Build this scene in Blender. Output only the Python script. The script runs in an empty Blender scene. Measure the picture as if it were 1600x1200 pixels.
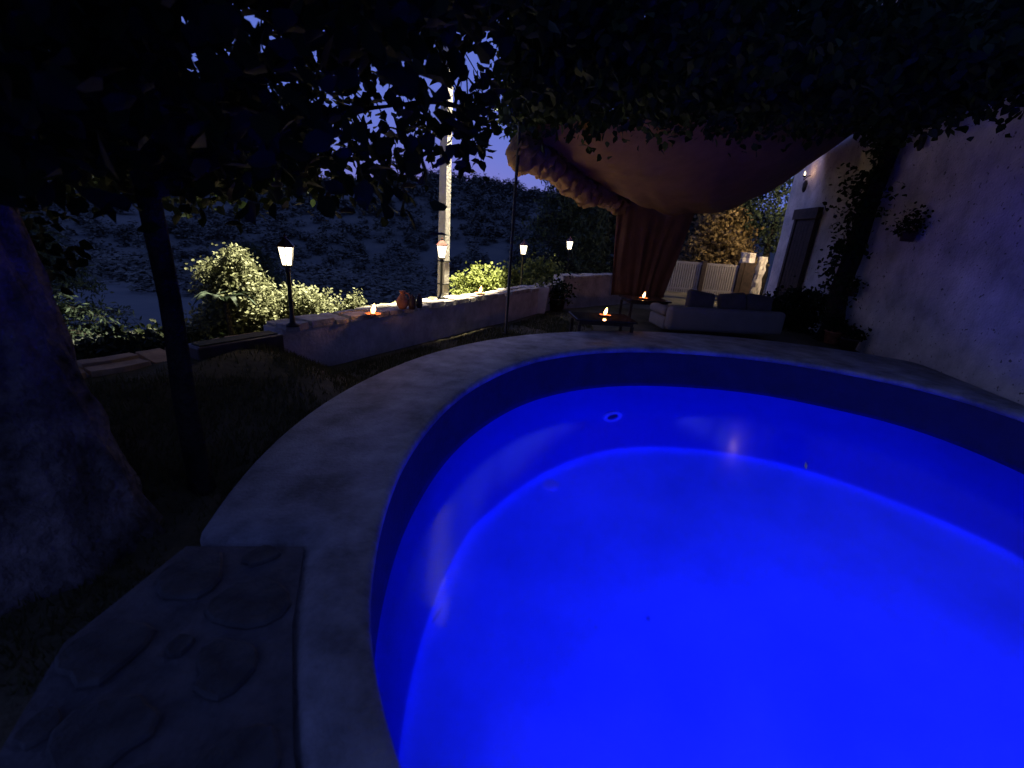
import bpy, math, random
import numpy as np
from mathutils import Vector, Matrix, noise as mn

sc = bpy.context.scene
COL = sc.collection
R = math.radians
random.seed(7)
rng = np.random.default_rng(7)

# ------------------------------------------------------------------ camera
EYE = 1.85
FOC = 700.0                                  # focal length in pixels of a 1600 px wide frame
nad = np.array([650 - 800, 2600 - 600, FOC]); nad = nad / np.linalg.norm(nad)
fw = np.array([0, 0, 1.0]) - nad[2] * nad; fw /= np.linalg.norm(fw)
rt = np.cross(nad, fw)
def wvec(i): return Vector((rt[i], fw[i], -nad[i]))
cam_d = bpy.data.cameras.new('camera'); cam = bpy.data.objects.new('camera', cam_d); COL.objects.link(cam)
X, Y, Z = wvec(0), -wvec(1), -wvec(2)
M = Matrix((X, Y, Z)).transposed().to_4x4(); M.translation = Vector((0, 0, EYE))
cam.matrix_world = M
cam_d.sensor_width = 36; cam_d.lens = 36 * FOC / 1600
cam_d.clip_start = 0.05; cam_d.clip_end = 3000
cam_d.dof.use_dof = True; cam_d.dof.focus_distance = 6.0; cam_d.dof.aperture_fstop = 1.5
sc.camera = cam

# ------------------------------------------------------------------ sky, afterglow, exposure
SUN_EL, SUN_ROT = R(0.0), R(-10)
w = bpy.data.worlds.new("World"); sc.world = w; w.use_nodes = True
nt = w.node_tree; bg = nt.nodes['Background']
sky = nt.nodes.new('ShaderNodeTexSky'); sky.sky_type = 'NISHITA'; sky.sun_disc = False
sky.sun_elevation = SUN_EL; sky.sun_rotation = SUN_ROT
sky.ozone_density = 5.0; sky.air_density = 1.0; sky.dust_density = 0.6
mx = nt.nodes.new('ShaderNodeMix'); mx.data_type = 'RGBA'; mx.blend_type = 'MULTIPLY'
mx.inputs['Factor'].default_value = 1.0
mx.inputs['B'].default_value = (1.2, 0.85, 1.0, 1)
nt.links.new(sky.outputs[0], mx.inputs['A']); mg = nt.nodes.new('ShaderNodeMix'); mg.data_type = 'RGBA'; mg.inputs['Factor'].default_value = .85
mg.inputs['B'].default_value = (.225, .325, 1.16, 1)          # even blue-hour light of the whole sky
nt.links.new(mx.outputs['Result'], mg.inputs['A']); nt.links.new(mg.outputs['Result'], bg.inputs['Color'])
bg.inputs['Strength'].default_value = 0.15
sl = bpy.data.lights.new('sun', 'SUN'); sl.energy = 0.004; sl.angle = R(25); sl.color = (0.75, 0.8, 1.0)
so = bpy.data.objects.new('sun', sl); COL.objects.link(so); so.rotation_euler = (R(70), 0, R(160))

sc.view_settings.view_transform = 'Standard'; sc.view_settings.look = 'None'
sc.view_settings.gamma = 1.0; sc.view_settings.use_curve_mapping = False
sc.view_settings.exposure = 1.9
sc.render.engine = 'CYCLES'
sc.cycles.use_denoising = True
sc.cycles.max_bounces = 8; sc.cycles.diffuse_bounces = 4; sc.cycles.glossy_bounces = 4
sc.cycles.transmission_bounces = 8; sc.cycles.transparent_max_bounces = 12
sc.cycles.caustics_refractive = True; sc.cycles.caustics_reflective = True
sc.cycles.sample_clamp_indirect = 4.0; sc.cycles.blur_glossy = 0.3

# light levels, all in one place
POOL_W = 620.0; STREET_W = 27000.0; LANTERN_W = 3.0; CANDLE_W = .35; PORCH_W = 210.0

# ------------------------------------------------------------------ helpers
def ray(px, py):
    v = Vector(((px - 800), (py - 600), FOC))
    return Vector((v.x * rt[0] + v.y * rt[1] + v.z * rt[2], v.x * fw[0] + v.y * fw[1] + v.z * fw[2],
                   -(v.x * nad[0] + v.y * nad[1] + v.z * nad[2])))
def on_z(px, py, z):
    v = ray(px, py); return Vector((0, 0, EYE)) + v * ((z - EYE) / v.z)
def on_y(px, py, y):
    v = ray(px, py); return Vector((0, 0, EYE)) + v * (y / v.y)

def link(o, parent=None):
    COL.objects.link(o)
    if parent: o.parent = parent
    return o
def tag(o, label=None, cat=None, group=None, kind=None):
    if label: o['label'] = label
    if cat: o['category'] = cat
    if group: o['group'] = group
    if kind: o['kind'] = kind
    return o
def empty(name, loc=(0, 0, 0), rz=0):
    o = bpy.data.objects.new(name, None); o.location = loc; o.rotation_euler = (0, 0, rz)
    o.empty_display_size = 0.1
    return link(o)

class MB:
    def __init__(s): s.v = []; s.f = []
    def add(s, v, f):
        n = len(s.v); s.v.extend([tuple(p) for p in v]); s.f.extend([tuple(i + n for i in q) for q in f]); return s
    def box(s, x0, x1, y0, y1, z0, z1, mat=None):
        v = [Vector(p) for p in ((x0, y0, z0), (x1, y0, z0), (x1, y1, z0), (x0, y1, z0), (x0, y0, z1), (x1, y0, z1), (x1, y1, z1), (x0, y1, z1))]
        if mat: v = [mat @ p for p in v]
        return s.add(v, [(3, 2, 1, 0), (4, 5, 6, 7), (0, 1, 5, 4), (1, 2, 6, 5), (2, 3, 7, 6), (3, 0, 4, 7)])
    def tube(s, pts, rad, n=10, cap=True, jit=0.0, seed=0):
        pts = [Vector(p) for p in pts]; rings = []
        rad = rad if hasattr(rad, '__len__') else [rad] * len(pts)
        for i, p in enumerate(pts):
            d = (pts[min(i + 1, len(pts) - 1)] - pts[max(i - 1, 0)]).normalized()
            a = d.cross(Vector((0, 1, 0)) if abs(d.y) < .8 else Vector((1, 0, 0))).normalized(); b = d.cross(a)
            ring = []
            for k in range(n):
                t = 2 * math.pi * k / n; r = rad[i]
                q = p + (a * math.cos(t) + b * math.sin(t)) * r
                if jit: q = p + (q - p) * (1 + jit * mn.noise(Vector((math.cos(t) * 2.2 + seed, math.sin(t) * 2.2, i * .55))) + jit * .6 * mn.noise(q * 9))
                ring.append(q)
            rings.append(ring)
        v = [q for r_ in rings for q in r_]; f = []
        for i in range(len(pts) - 1):
            for k in range(n):
                f.append((i * n + k, i * n + (k + 1) % n, (i + 1) * n + (k + 1) % n, (i + 1) * n + k))
        if cap:
            f.append(tuple(range(n - 1, -1, -1))); f.append(tuple((len(pts) - 1) * n + k for k in range(n)))
        return s.add(v, f)
    def lathe(s, prof, n=16, c=(0, 0, 0), rot=0.0):
        v = []; f = []; c = Vector(c)
        for r, z in prof:
            for k in range(n):
                t = 2 * math.pi * k / n + rot; v.append(c + Vector((r * math.cos(t), r * math.sin(t), z)))
        for i in range(len(prof) - 1):
            for k in range(n):
                f.append((i * n + k, i * n + (k + 1) % n, (i + 1) * n + (k + 1) % n, (i + 1) * n + k))
        f.append(tuple(range(n - 1, -1, -1))); f.append(tuple((len(prof) - 1) * n + k for k in range(n)))
        return s.add(v, f)
    def grid(s, fn, nu, nv):
        v = [fn(i / nu, j / nv) for j in range(nv + 1) for i in range(nu + 1)]
        f = [(j * (nu + 1) + i, j * (nu + 1) + i + 1, (j + 1) * (nu + 1) + i + 1, (j + 1) * (nu + 1) + i) for j in range(nv) for i in range(nu)]
        return s.add(v, f)
    def mesh(s, name, mat, smooth=False, bevel=0):
        m = bpy.data.meshes.new(name); m.from_pydata(s.v, [], s.f); m.update()
        if mat: m.materials.append(mat)
        if smooth:
            m.polygons.foreach_set('use_smooth', [True] * len(m.polygons))
        return m
    def build(s, name, mat, parent=None, smooth=False, bevel=0, loc=None):
        o = bpy.data.objects.new(name, s.mesh(name, mat, smooth)); link(o, parent)
        if bevel:
            b = o.modifiers.new('bevel', 'BEVEL'); b.width = bevel; b.segments = 2; b.limit_method = 'ANGLE'
        if loc is not None: o.location = loc
        return o

def copy_tree(o, parent=None):
    c = o.copy(); link(c, parent)
    for ch in list(o.children): copy_tree(ch, c)
    return c

def mat(name, col, rough=0.8, var=0.25, scale=6.0, bump=0.0, bscale=None, col2=None, metal=0.0, spec=0.4, speck=None):
    m = bpy.data.materials.new(name); m.use_nodes = True; t = m.node_tree; p = t.nodes['Principled BSDF']
    p.inputs['Roughness'].default_value = rough; p.inputs['Metallic'].default_value = metal
    p.inputs['Specular IOR Level'].default_value = spec
    tc = t.nodes.new('ShaderNodeTexCoord'); n = t.nodes.new('ShaderNodeTexNoise')
    n.inputs['Scale'].default_value = scale; n.inputs['Detail'].default_value = 6; n.inputs['Roughness'].default_value = .65
    t.links.new(tc.outputs['Object'], n.inputs['Vector'])
    r = t.nodes.new('ShaderNodeValToRGB'); e = r.color_ramp.elements
    c2 = col2 or tuple(c * (1 - var * 1.6) for c in col)
    e[0].position = .33; e[0].color = (*c2, 1); e[1].position = .68; e[1].color = (*[c * (1 + var * .5) for c in col], 1)
    t.links.new(n.outputs['Fac'], r.inputs['Fac']); out = r.outputs['Color']
    if speck:
        n3 = t.nodes.new('ShaderNodeTexNoise'); n3.inputs['Scale'].default_value = speck[0]; n3.inputs['Detail'].default_value = 2
        t.links.new(tc.outputs['Object'], n3.inputs['Vector'])
        r3 = t.nodes.new('ShaderNodeValToRGB'); e3 = r3.color_ramp.elements
        e3[0].position = speck[1]; e3[0].color = (1, 1, 1, 1); e3[1].position = speck[1] + .06; e3[1].color = (.25, .25, .25, 1)
        t.links.new(n3.outputs['Fac'], r3.inputs['Fac'])
        mm = t.nodes.new('ShaderNodeMix'); mm.data_type = 'RGBA'; mm.blend_type = 'MULTIPLY'; mm.inputs['Factor'].default_value = 1
        t.links.new(out, mm.inputs['A']); t.links.new(r3.outputs['Color'], mm.inputs['B']); out = mm.outputs['Result']
    t.links.new(out, p.inputs['Base Color'])
    if bump:
        n2 = t.nodes.new('ShaderNodeTexNoise'); n2.inputs['Scale'].default_value = bscale or scale * 4; n2.inputs['Detail'].default_value = 5
        t.links.new(tc.outputs['Object'], n2.inputs['Vector'])
        b = t.nodes.new('ShaderNodeBump'); b.inputs['Strength'].default_value = bump; b.inputs['Distance'].default_value = 0.03 if bump < 1 else 0.09
        t.links.new(n2.outputs['Fac'], b.inputs['Height']); t.links.new(b.outputs['Normal'], p.inputs['Normal'])
    return m

def leafmat(name, col, trans=0.25, var=.35):
    m = mat(name, col, rough=.7, var=var, scale=2.5, spec=.12); t = m.node_tree; p = t.nodes['Principled BSDF']
    tr = t.nodes.new('ShaderNodeBsdfTranslucent'); tr.inputs['Color'].default_value = (*[min(1, c * 1.3) for c in col], 1)
    mix = t.nodes.new('ShaderNodeMixShader'); mix.inputs[0].default_value = trans
    o = t.nodes['Material Output']
    t.links.new(p.outputs[0], mix.inputs[1]); t.links.new(tr.outputs[0], mix.inputs[2]); t.links.new(mix.outputs[0], o.inputs['Surface'])
    return m

def glowmat(name, col, strength, trans=0.5):
    """frosted glass or flame that gives off light and lets the lamp inside it shine through"""
    m = bpy.data.materials.new(name); m.use_nodes = True; t = m.node_tree; t.nodes.remove(t.nodes['Principled BSDF'])
    e = t.nodes.new('ShaderNodeEmission'); e.inputs[0].default_value = (*col, 1); e.inputs[1].default_value = strength
    tr = t.nodes.new('ShaderNodeBsdfTransparent'); mix = t.nodes.new('ShaderNodeMixShader'); mix.inputs[0].default_value = trans
    t.links.new(e.outputs[0], mix.inputs[1]); t.links.new(tr.outputs[0], mix.inputs[2]); t.links.new(mix.outputs[0], t.nodes['Material Output'].inputs['Surface'])
    return m

def point(name, loc, watts, col, radius, parent=None):
    l = bpy.data.lights.new(name, 'POINT'); l.energy = watts; l.color = col; l.shadow_soft_size = radius
    o = bpy.data.objects.new(name, l); o.location = loc; link(o, parent); return o

def frames(C, D, U):
    """orthonormal frames for leaves: direction D, rough up U"""
    D = D / np.linalg.norm(D, axis=1, keepdims=True)
    S = np.cross(D, U); S /= np.linalg.norm(S, axis=1, keepdims=True) + 1e-9
    N = np.cross(S, D); return D, S, N
LEAF = np.array([(0, 0, 0), (.30, .36, .05), (.66, .30, .06), (1.0, 0, -.10), (.66, -.30, .06), (.30, -.36, .05), (.5, 0, -.04)])
LEAF_F = [(0, 6, 1), (1, 6, 2), (2, 6, 3), (3, 6, 4), (4, 6, 5), (5, 6, 0)]
def leaf_mesh(name, C, L, material, droop=.4, width=1.0, up=None, simple=False, flat=0.0):
    n = len(C)
    D = rng.normal(size=(n, 3)); D[:, 2] -= droop
    D[:, 2] *= 1 - flat
    U = rng.normal(size=(n, 3)) * .7 * (1 - flat) + np.array([0, 0, 1.0])
    D, S, N = frames(C, D, U)
    T = np.array([(0, 0, 0), (.5, .32, .03), (1, 0, -.06), (.5, -.32, .03)]) if simple else LEAF
    F = [(0, 1, 2), (0, 2, 3)] if simple else LEAF_F
    L = L.reshape(-1, 1, 1)
    V = C[:, None, :] + L * (T[None, :, 0:1] * D[:, None, :] + width * T[None, :, 1:2] * S[:, None, :] + T[None, :, 2:3] * N[:, None, :])
    k = len(T); V = V.reshape(-1, 3)
    FF = (np.arange(n)[:, None, None] * k + np.array(F)[None]).reshape(-1, 3)
    m = bpy.data.meshes.new(name); m.vertices.add(len(V)); m.vertices.foreach_set('co', V.astype(np.float32).ravel())
    m.loops.add(FF.size); m.loops.foreach_set('vertex_index', FF.astype(np.int32).ravel())
    m.polygons.add(len(FF)); m.polygons.foreach_set('loop_start', np.arange(0, FF.size, 3, dtype=np.int32))
    m.update(calc_edges=True); m.validate(); m.materials.append(material)
    return m
def leaf_obj(name, C, L, material, parent=None, **k):
    return link(bpy.data.objects.new(name, leaf_mesh(name, C, L, material, **k)), parent)
def clump(centres, per, spread):
    c = np.repeat(np.asarray(centres, float), per, axis=0); return c + rng.normal(size=c.shape) * spread

# ------------------------------------------------------------------ materials
m_plaster = mat('house_plaster', (.62, .58, .55), .9, .3, 1.3, .5, 30, speck=(16, .66))
m_white = mat('whitewash', (.50, .47, .45), .9, .25, 3, .5, 24)
m_coping = mat('coping_cement', (.30, .30, .33), .7, .40, 2.6, .5, 45)
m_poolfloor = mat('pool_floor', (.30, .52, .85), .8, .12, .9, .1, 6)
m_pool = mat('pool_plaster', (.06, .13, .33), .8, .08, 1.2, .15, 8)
m_poolband = mat('pool_band_dark', (.018, .026, .065), .8, .15, 3, .2, 20)  # band above the water, darker than the basin wall
m_fit = mat('white_plastic', (.75, .75, .75), .4, .05)
m_dark = mat('dark_hole', (.01, .01, .01), .9, .05)
m_lawn = mat('lawn_soil', (.11, .088, .05), 1, .5, 1.6, .6, 20, col2=(.045, .048, .02))
m_grass = leafmat('grass_blade', (.085, .085, .035))
m_hill = mat('hillside', (.058, .064, .048), 1, .4, .3, .3, 1, col2=(.04, .05, .045))
m_hillbush = mat('hill_scrub', (.085, .092, .066), 1, .5, .4)
m_stone = mat('cap_stone', (.42, .38, .34), .85, .35, 7, .6, 30)
m_pave = mat('paving_stone', (.065, .065, .07), .75, .4, 6, .5, 25)
m_mortar = mat('paving_mortar', (.115, .11, .12), .9, .3, 5, .4, 30)
m_bark = mat('bark', (.035, .03, .026), .95, .6, 5, 1.0, 18, col2=(.010, .008, .007), spec=.1)
m_bark_old = mat('old_bark', (.20, .17, .17), .95, .6, 3.6, 1.0, 12, col2=(.012, .010, .010), spec=.1)
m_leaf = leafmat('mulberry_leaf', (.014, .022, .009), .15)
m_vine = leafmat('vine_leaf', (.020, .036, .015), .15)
m_silver = leafmat('silver_leaf', (.115, .125, .07), .2)
m_tan = leafmat('tan_shrub_leaf', (.17, .125, .06), .2)  # tan leaves for the shrub behind the gate
m_shrub = leafmat('shrub_leaf', (.11, .13, .035), .25)
m_conifer = leafmat('conifer_needles', (.03, .045, .03), .1)
m_fabric = mat('awning_fabric', (.19, .10, .055), .95, .12, 4, .3, 120)
m_curtain = mat('curtain_fabric', (.11, .048, .034), .95, .15, 4, .3, 90)
m_iron = mat('black_iron', (.012, .012, .012), .5, .2, 10)
m_concrete = mat('pole_concrete', (.42, .40, .36), .85, .2, 5, .3, 25)
m_glass = glowmat('lantern_glass', (1.0, .82, .55), 1.6, .35)
m_flame = glowmat('candle_flame', (1.0, .46, .13), 6.0, .4)
m_flame2 = glowmat('wall_flame', (1.0, .78, .45), 1.0, .3)
m_flame3 = glowmat('faint_flame', (1.0, .78, .45), .25, .3)
m_wax = mat('candle_wax', (.75, .55, .38), .5, .05)
m_terra = mat('terracotta', (.42, .17, .09), .85, .3, 9, .3, 40)
m_jar = mat('dark_clay', (.06, .035, .03), .5, .3, 9)
m_wood = mat('dark_wood', (.05, .03, .022), .7, .4, 8, .3, 30)
m_table = mat('table_top', (.03, .025, .025), .12, .2, 8, spec=.6)
m_linen = mat('white_linen', (.21, .19, .175), .95, .1, 3, .3, 60)
m_cush = mat('grey_cushion', (.10, .085, .075), .95, .2, 5, .3, 60)
m_gate = mat('gate_slat', (.36, .33, .31), .7, .12, 5)
m_cap_lit = mat('cap_stone_lit', (.50, .33, .18), .95, .25, 4, .4, 20)  # cap stone with orange lantern light put into its colour
m_pot = mat('white_pot', (.60, .57, .55), .8, .15, 6, .2, 30)

m_glint = mat('glint_pale', (.72, .66, .48), .5, .1)
def watermat():
    m = bpy.data.materials.new('pool_water'); m.use_nodes = True; t = m.node_tree; t.nodes.remove(t.nodes['Principled BSDF'])
    g = t.nodes.new('ShaderNodeBsdfGlass'); g.inputs['IOR'].default_value = 1.33; g.inputs['Roughness'].default_value = 0.13
    g.inputs['Color'].default_value = (.97, .98, 1, 1)
    n = t.nodes.new('ShaderNodeTexNoise'); n.inputs['Scale'].default_value = 1.3; n.inputs['Detail'].default_value = 2
    tc = t.nodes.new('ShaderNodeTexCoord'); t.links.new(tc.outputs['Object'], n.inputs['Vector'])
    b = t.nodes.new('ShaderNodeBump'); b.inputs['Strength'].default_value = .03; b.inputs['Distance'].default_value = .05
    t.links.new(n.outputs['Fac'], b.inputs['Height']); t.links.new(b.outputs['Normal'], g.inputs['Normal'])
    t.links.new(g.outputs[0], t.nodes['Material Output'].inputs['Surface']); return m
m_water = watermat()

# ------------------------------------------------------------------ pool outline
CX, CY = 3.05, 3.05
def house_x(y): return 5.55 + .15 * y
NP = 192
INN = [(0, 3.8), (40, 3.75), (60, 3.70), (75, 3.77), (95, 3.79), (114, 3.85), (134, 3.84), (153, 3.76), (173, 3.74), (188, 3.80), (197, 3.86), (205, 3.92), (213, 3.93), (235, 3.88), (270, 3.8), (360, 3.8)]
def table(tab, t):
    d = math.degrees(t) % 360
    for i in range(len(tab) - 1):
        (a, ra), (b, rb) = tab[i], tab[i + 1]
        if a <= d <= b:
            k = (d - a) / (b - a)
            m0 = (rb - tab[i - 1][1]) / (b - tab[i - 1][0]) if i > 0 else 0
            m1 = (tab[i + 2][1] - ra) / (tab[i + 2][0] - a) if i + 2 < len(tab) else 0
            return ra * (1 + 2 * k) * (1 - k) ** 2 + rb * k * k * (3 - 2 * k) + (b - a) * (m0 * k * (1 - k) ** 2 + m1 * k * k * (k - 1))
def inner_r(t):
    c, s = math.cos(t), math.sin(t); r = table(INN, t)
    # straight side along the house: keep a strip of coping in front of the wall
    den = c - .15 * s
    if den > .05:
        lim = (5.55 + .15 * CY - .20 - CX) / den
        k = 6.0
        r = (r ** -k + max(lim, .1) ** -k) ** (-1 / k) if lim < 12 else r
    return r
def inner_pt(t, off=0.0, z=0.0):
    r = inner_r(t) + off; return Vector((CX + r * math.cos(t), CY + r * math.sin(t), z))
OUT = [(0, 5.55), (30, 5.6), (58, 5.58), (90, 5.25), (114, 5.11), (128, 5.05), (158, 4.88), (192, 4.79), (194.8, 4.79), (196.2, 4.25), (232, 4.25), (270, 4.5), (330, 5.3), (360, 5.55)]
def outer_pt(t, off=0.0, z=0.0):
    d = math.degrees(t) % 360
    for (a, ra), (b, rb) in zip(OUT, OUT[1:]):
        if a <= d <= b: r = ra + (rb - ra) * (d - a) / (b - a); break
    r += off
    c, s = math.cos(t), math.sin(t); den = c - .15 * s
    if den > .05: r = min(r, (5.55 + .15 * CY - .004 - CX) / den)
    return Vector((CX + r * c, CY + r * s, z))

TOP, WL, FLOOR = 0.25, -0.33, -2.60
ang = [2 * math.pi * i / NP for i in range(NP)]
def ring_sheet(fns, close=True):
    mb = MB(); n = NP
    v = [f(t) for f in fns for t in ang]
    f = [(i * n + (k + 1) % n, i * n + k, (i + 1) * n + k, (i + 1) * n + (k + 1) % n) for i in range(len(fns) - 1) for k in range(n)]
    return mb.add(v, f)
pool = tag(empty('swimming_pool', (CX, CY, 0)), 'round swimming pool glowing deep blue inside a wide pale cement coping', 'pool')
inv = Matrix.Translation((-CX, -CY, 0))
def pchild(mb, name, m, smooth=True, parent=None):
    o = mb.build(name, m, parent or pool, smooth)
    if parent is None: o.data.transform(inv)
    return o
# coping: bullnosed slab, slightly falling towards the outside
cop = ring_sheet([lambda t: outer_pt(t, 0, -.05), lambda t: outer_pt(t, 0, .14), lambda t: outer_pt(t, -.015, .19), lambda t: outer_pt(t, -.05, .215),
                  lambda t: inner_pt(t, .25, TOP), lambda t: inner_pt(t, .04, TOP), lambda t: inner_pt(t, .01, TOP - .012), lambda t: inner_pt(t, 0, TOP - .04),
                  lambda t: inner_pt(t, .004, TOP - .075), lambda t: inner_pt(t, .03, TOP - .085)])
pchild(cop, 'coping', m_coping)
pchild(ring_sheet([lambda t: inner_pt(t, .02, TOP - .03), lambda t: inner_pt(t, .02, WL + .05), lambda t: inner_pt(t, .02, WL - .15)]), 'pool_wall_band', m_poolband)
# basin: slightly battered wall, tight coved corner, paler floor
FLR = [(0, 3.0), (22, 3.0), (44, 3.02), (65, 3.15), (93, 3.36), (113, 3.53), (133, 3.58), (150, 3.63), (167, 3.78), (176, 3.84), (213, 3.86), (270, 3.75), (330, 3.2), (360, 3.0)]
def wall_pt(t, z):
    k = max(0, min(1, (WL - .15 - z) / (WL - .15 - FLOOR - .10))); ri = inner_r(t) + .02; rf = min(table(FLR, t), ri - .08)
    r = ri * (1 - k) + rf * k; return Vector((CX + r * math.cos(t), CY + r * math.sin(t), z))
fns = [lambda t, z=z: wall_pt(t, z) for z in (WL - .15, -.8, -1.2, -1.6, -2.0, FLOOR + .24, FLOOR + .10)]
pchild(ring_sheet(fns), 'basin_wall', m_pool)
fns = []
for k in range(0, 7):
    a = k / 6 * math.pi / 2
    def cv(t, a=a):
        p = wall_pt(t, FLOOR + .10); d = Vector((p.x - CX, p.y - CY, 0)); d.normalize()
        q = p - d * (.16 * (1 - math.cos(a)) - .003 * (a == 0)); q.z = FLOOR + .10 * (1 - math.sin(a)); return q
    fns.append(cv)
def mid(k): return lambda t: (lambda p: Vector((CX + (p.x - CX) * k, CY + (p.y - CY) * k, FLOOR - .02)))(cv(t))
fns += [mid(.9), mid(.6), mid(.3)]
bas = ring_sheet(fns); base_n = len(fns) - 1
bas.v.append((CX, CY, FLOOR - .03))
for k in range(NP): bas.f.append((base_n * NP + (k + 1) % NP, base_n * NP + k, len(bas.v) - 1))
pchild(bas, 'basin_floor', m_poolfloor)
# inlet in the far wall, drain cover on the floor, small fittings
def fitting(th, z, r, name, m_ring):
    p = wall_pt(th, z) - Vector((CX, CY, 0)); n = -Vector((math.cos(th), math.sin(th), 0))
    rot = n.to_track_quat('Z', 'Y').to_matrix()
    mb = MB(); prof = [(r * .62, .004), (r * .66, .03), (r * .95, .03), (r, .018), (r, -.02)]
    mb.lathe(prof, 24)
    o = mb.build(name, m_ring, pool, True); o.matrix_local = Matrix.Translation(p) @ rot.to_4x4()
    h = MB().lathe([(r * .6, .012), (.001, .010)], 20).build('opening', m_dark, o)
    return o
fitting(R(113.3), -1.55, .17, 'inlet', m_fit)
dr = MB().lathe([(.11, -.02), (.11, .012), (.085, .024), (.001, .026)], 24).build('floor_plug', m_fit, pool, True)
dr.location = (.64 - CX, 5.43 - CY, FLOOR + .0)
# underwater lamp in the near wall
TL = R(262)
pl = inner_pt(TL, .02, -.75) - Vector((CX, CY, 0)); nl = -Vector((math.cos(TL), math.sin(TL), 0))
ql = nl.to_track_quat('Z', 'Y').to_matrix().to_4x4()
lb = MB().lathe([(.14, -.03), (.14, .02), (.11, .045), (.001, .05)], 24).build('underwater_lamp', m_fit, pool, True)
lb.matrix_local = Matrix.Translation(pl) @ ql
ld = bpy.data.lights.new('pool_lamp_light', 'SPOT'); ld.energy = POOL_W; ld.color = (0.0, .0032, 1.0); ld.spot_size = R(110); ld.spot_blend = 1.0
ld.shadow_soft_size = .10
lo = link(bpy.data.objects.new('pool_lamp_light', ld), None)
lp = pl + Vector((CX, CY, 0)) + nl * .16
lo.location = lp; lo.rotation_euler = (nl + Vector((-.12, 0, -.50))).to_track_quat('-Z', 'Y').to_euler()
# water
wmb = MB()
def wpt(t, k): p = inner_pt(t, .018, WL); return Vector((CX + (p.x - CX) * k, CY + (p.y - CY) * k, WL))
ks = [1, .75, .5, .25]
wmb.v = [tuple(wpt(t, k)) for k in ks for t in ang] + [(CX, CY, WL)]
for i in range(len(ks) - 1):
    for k in range(NP): wmb.f.append((i * NP + k, i * NP + (k + 1) % NP, (i + 1) * NP + (k + 1) % NP, (i + 1) * NP + k))
for k in range(NP): wmb.f.append(((len(ks) - 1) * NP + k, (len(ks) - 1) * NP + (k + 1) % NP, len(wmb.v) - 1))
tag(wmb.build('water', m_water, None, True), kind='structure')
# small things lying on the pool floor: bits of leaf debris
for i, (x, y, l, a) in enumerate([(-.58, 3.29, .34, 1.25), (-.66, 2.88, .36, 1.4), (1.53, 3.47, .05, 1.6)]):
    o = MB().tube([(-l / 2, 0, 0), (0, .01, .004), (l / 2, 0, 0)], [.002, .012 if i < 2 else .016, .002], 6).build('twig', m_wood)
    o.location = (x, y, FLOOR + .02); o.rotation_euler = (0, 0, a)
    tag(o, ['dark thin twig lying on the pool floor, farther of two beside the near wall', 'dark thin twig lying on the pool floor, nearer of two beside the near wall',
            'tiny dark speck of leaf on the middle of the glowing pool floor'][i], 'debris')

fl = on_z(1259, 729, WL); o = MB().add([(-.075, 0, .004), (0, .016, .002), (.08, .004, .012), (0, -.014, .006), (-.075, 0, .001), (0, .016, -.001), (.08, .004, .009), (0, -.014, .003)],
    [(0, 3, 2, 1), (4, 5, 6, 7), (0, 1, 5, 4), (1, 2, 6, 5), (2, 3, 7, 6), (3, 0, 4, 7)]).build('water_glint', m_glint)
o.location = (fl.x, fl.y, WL + .004); o.rotation_euler = (0, R(-8), R(62)); tag(o, 'tiny pale sliver standing in for a lamp glint on the blue water near the house side', 'leaf')  # pale sliver modelled in place of a lamp's glint on the water

# ------------------------------------------------------------------ ground
W0, WD = Vector((-2.62, 5.06, 0)), Vector((.4985, .867, 0)).normalized()
WN = Vector((-WD.y, WD.x, 0))                    # points out of the garden
def beyond(x, y): return (Vector((x, y, 0)) - W0).dot(WN)
g = MB(); st = .25; idx = {}
def gz(x, y):
    d = beyond(x, y)
    z = .03 * mn.noise(Vector((x * .7, y * .7, 0))) - .015
    if d > .2: z -= .35 * min(1, (d - .2) / 1.6)
    q = Vector((x, y, 0)) - W0; u = q.dot(WD); k = max(0, min(1, (.55 - u) / 1.3)); f = max(0, min(1, (2.1 + d) / 1.8))
    if d > .35: k *= max(0, 1 - (d - .35) / .7)
    z += (.54 - .10 * max(0, min(1, -u - .6))) * k * k * (3 - 2 * k) * f * f * (3 - 2 * f)
    return z if z > .05 else min(z, -.006)
def gv(i, j):
    if (i, j) not in idx:
        x, y = i * st, j * st; idx[(i, j)] = len(g.v); g.v.append((x, y, gz(x, y)))
    return idx[(i, j)]
def in_pool(x, y):
    dx, dy = x - CX, y - CY
    return math.hypot(dx, dy) < inner_r(math.atan2(dy, dx)) + .10
for i in range(-40, 61):
    for j in range(-24, 96):
        cs = [(i * st, j * st), ((i + 1) * st, j * st), ((i + 1) * st, (j + 1) * st), (i * st, (j + 1) * st)]
        if any(in_pool(*c) for c in cs) or beyond(*cs[0]) > 4.5: continue
        g.f.append((gv(i, j), gv(i + 1, j), gv(i + 1, j + 1), gv(i, j + 1)))
tag(g.build('lawn', m_lawn, None, True), kind='structure')
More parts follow.
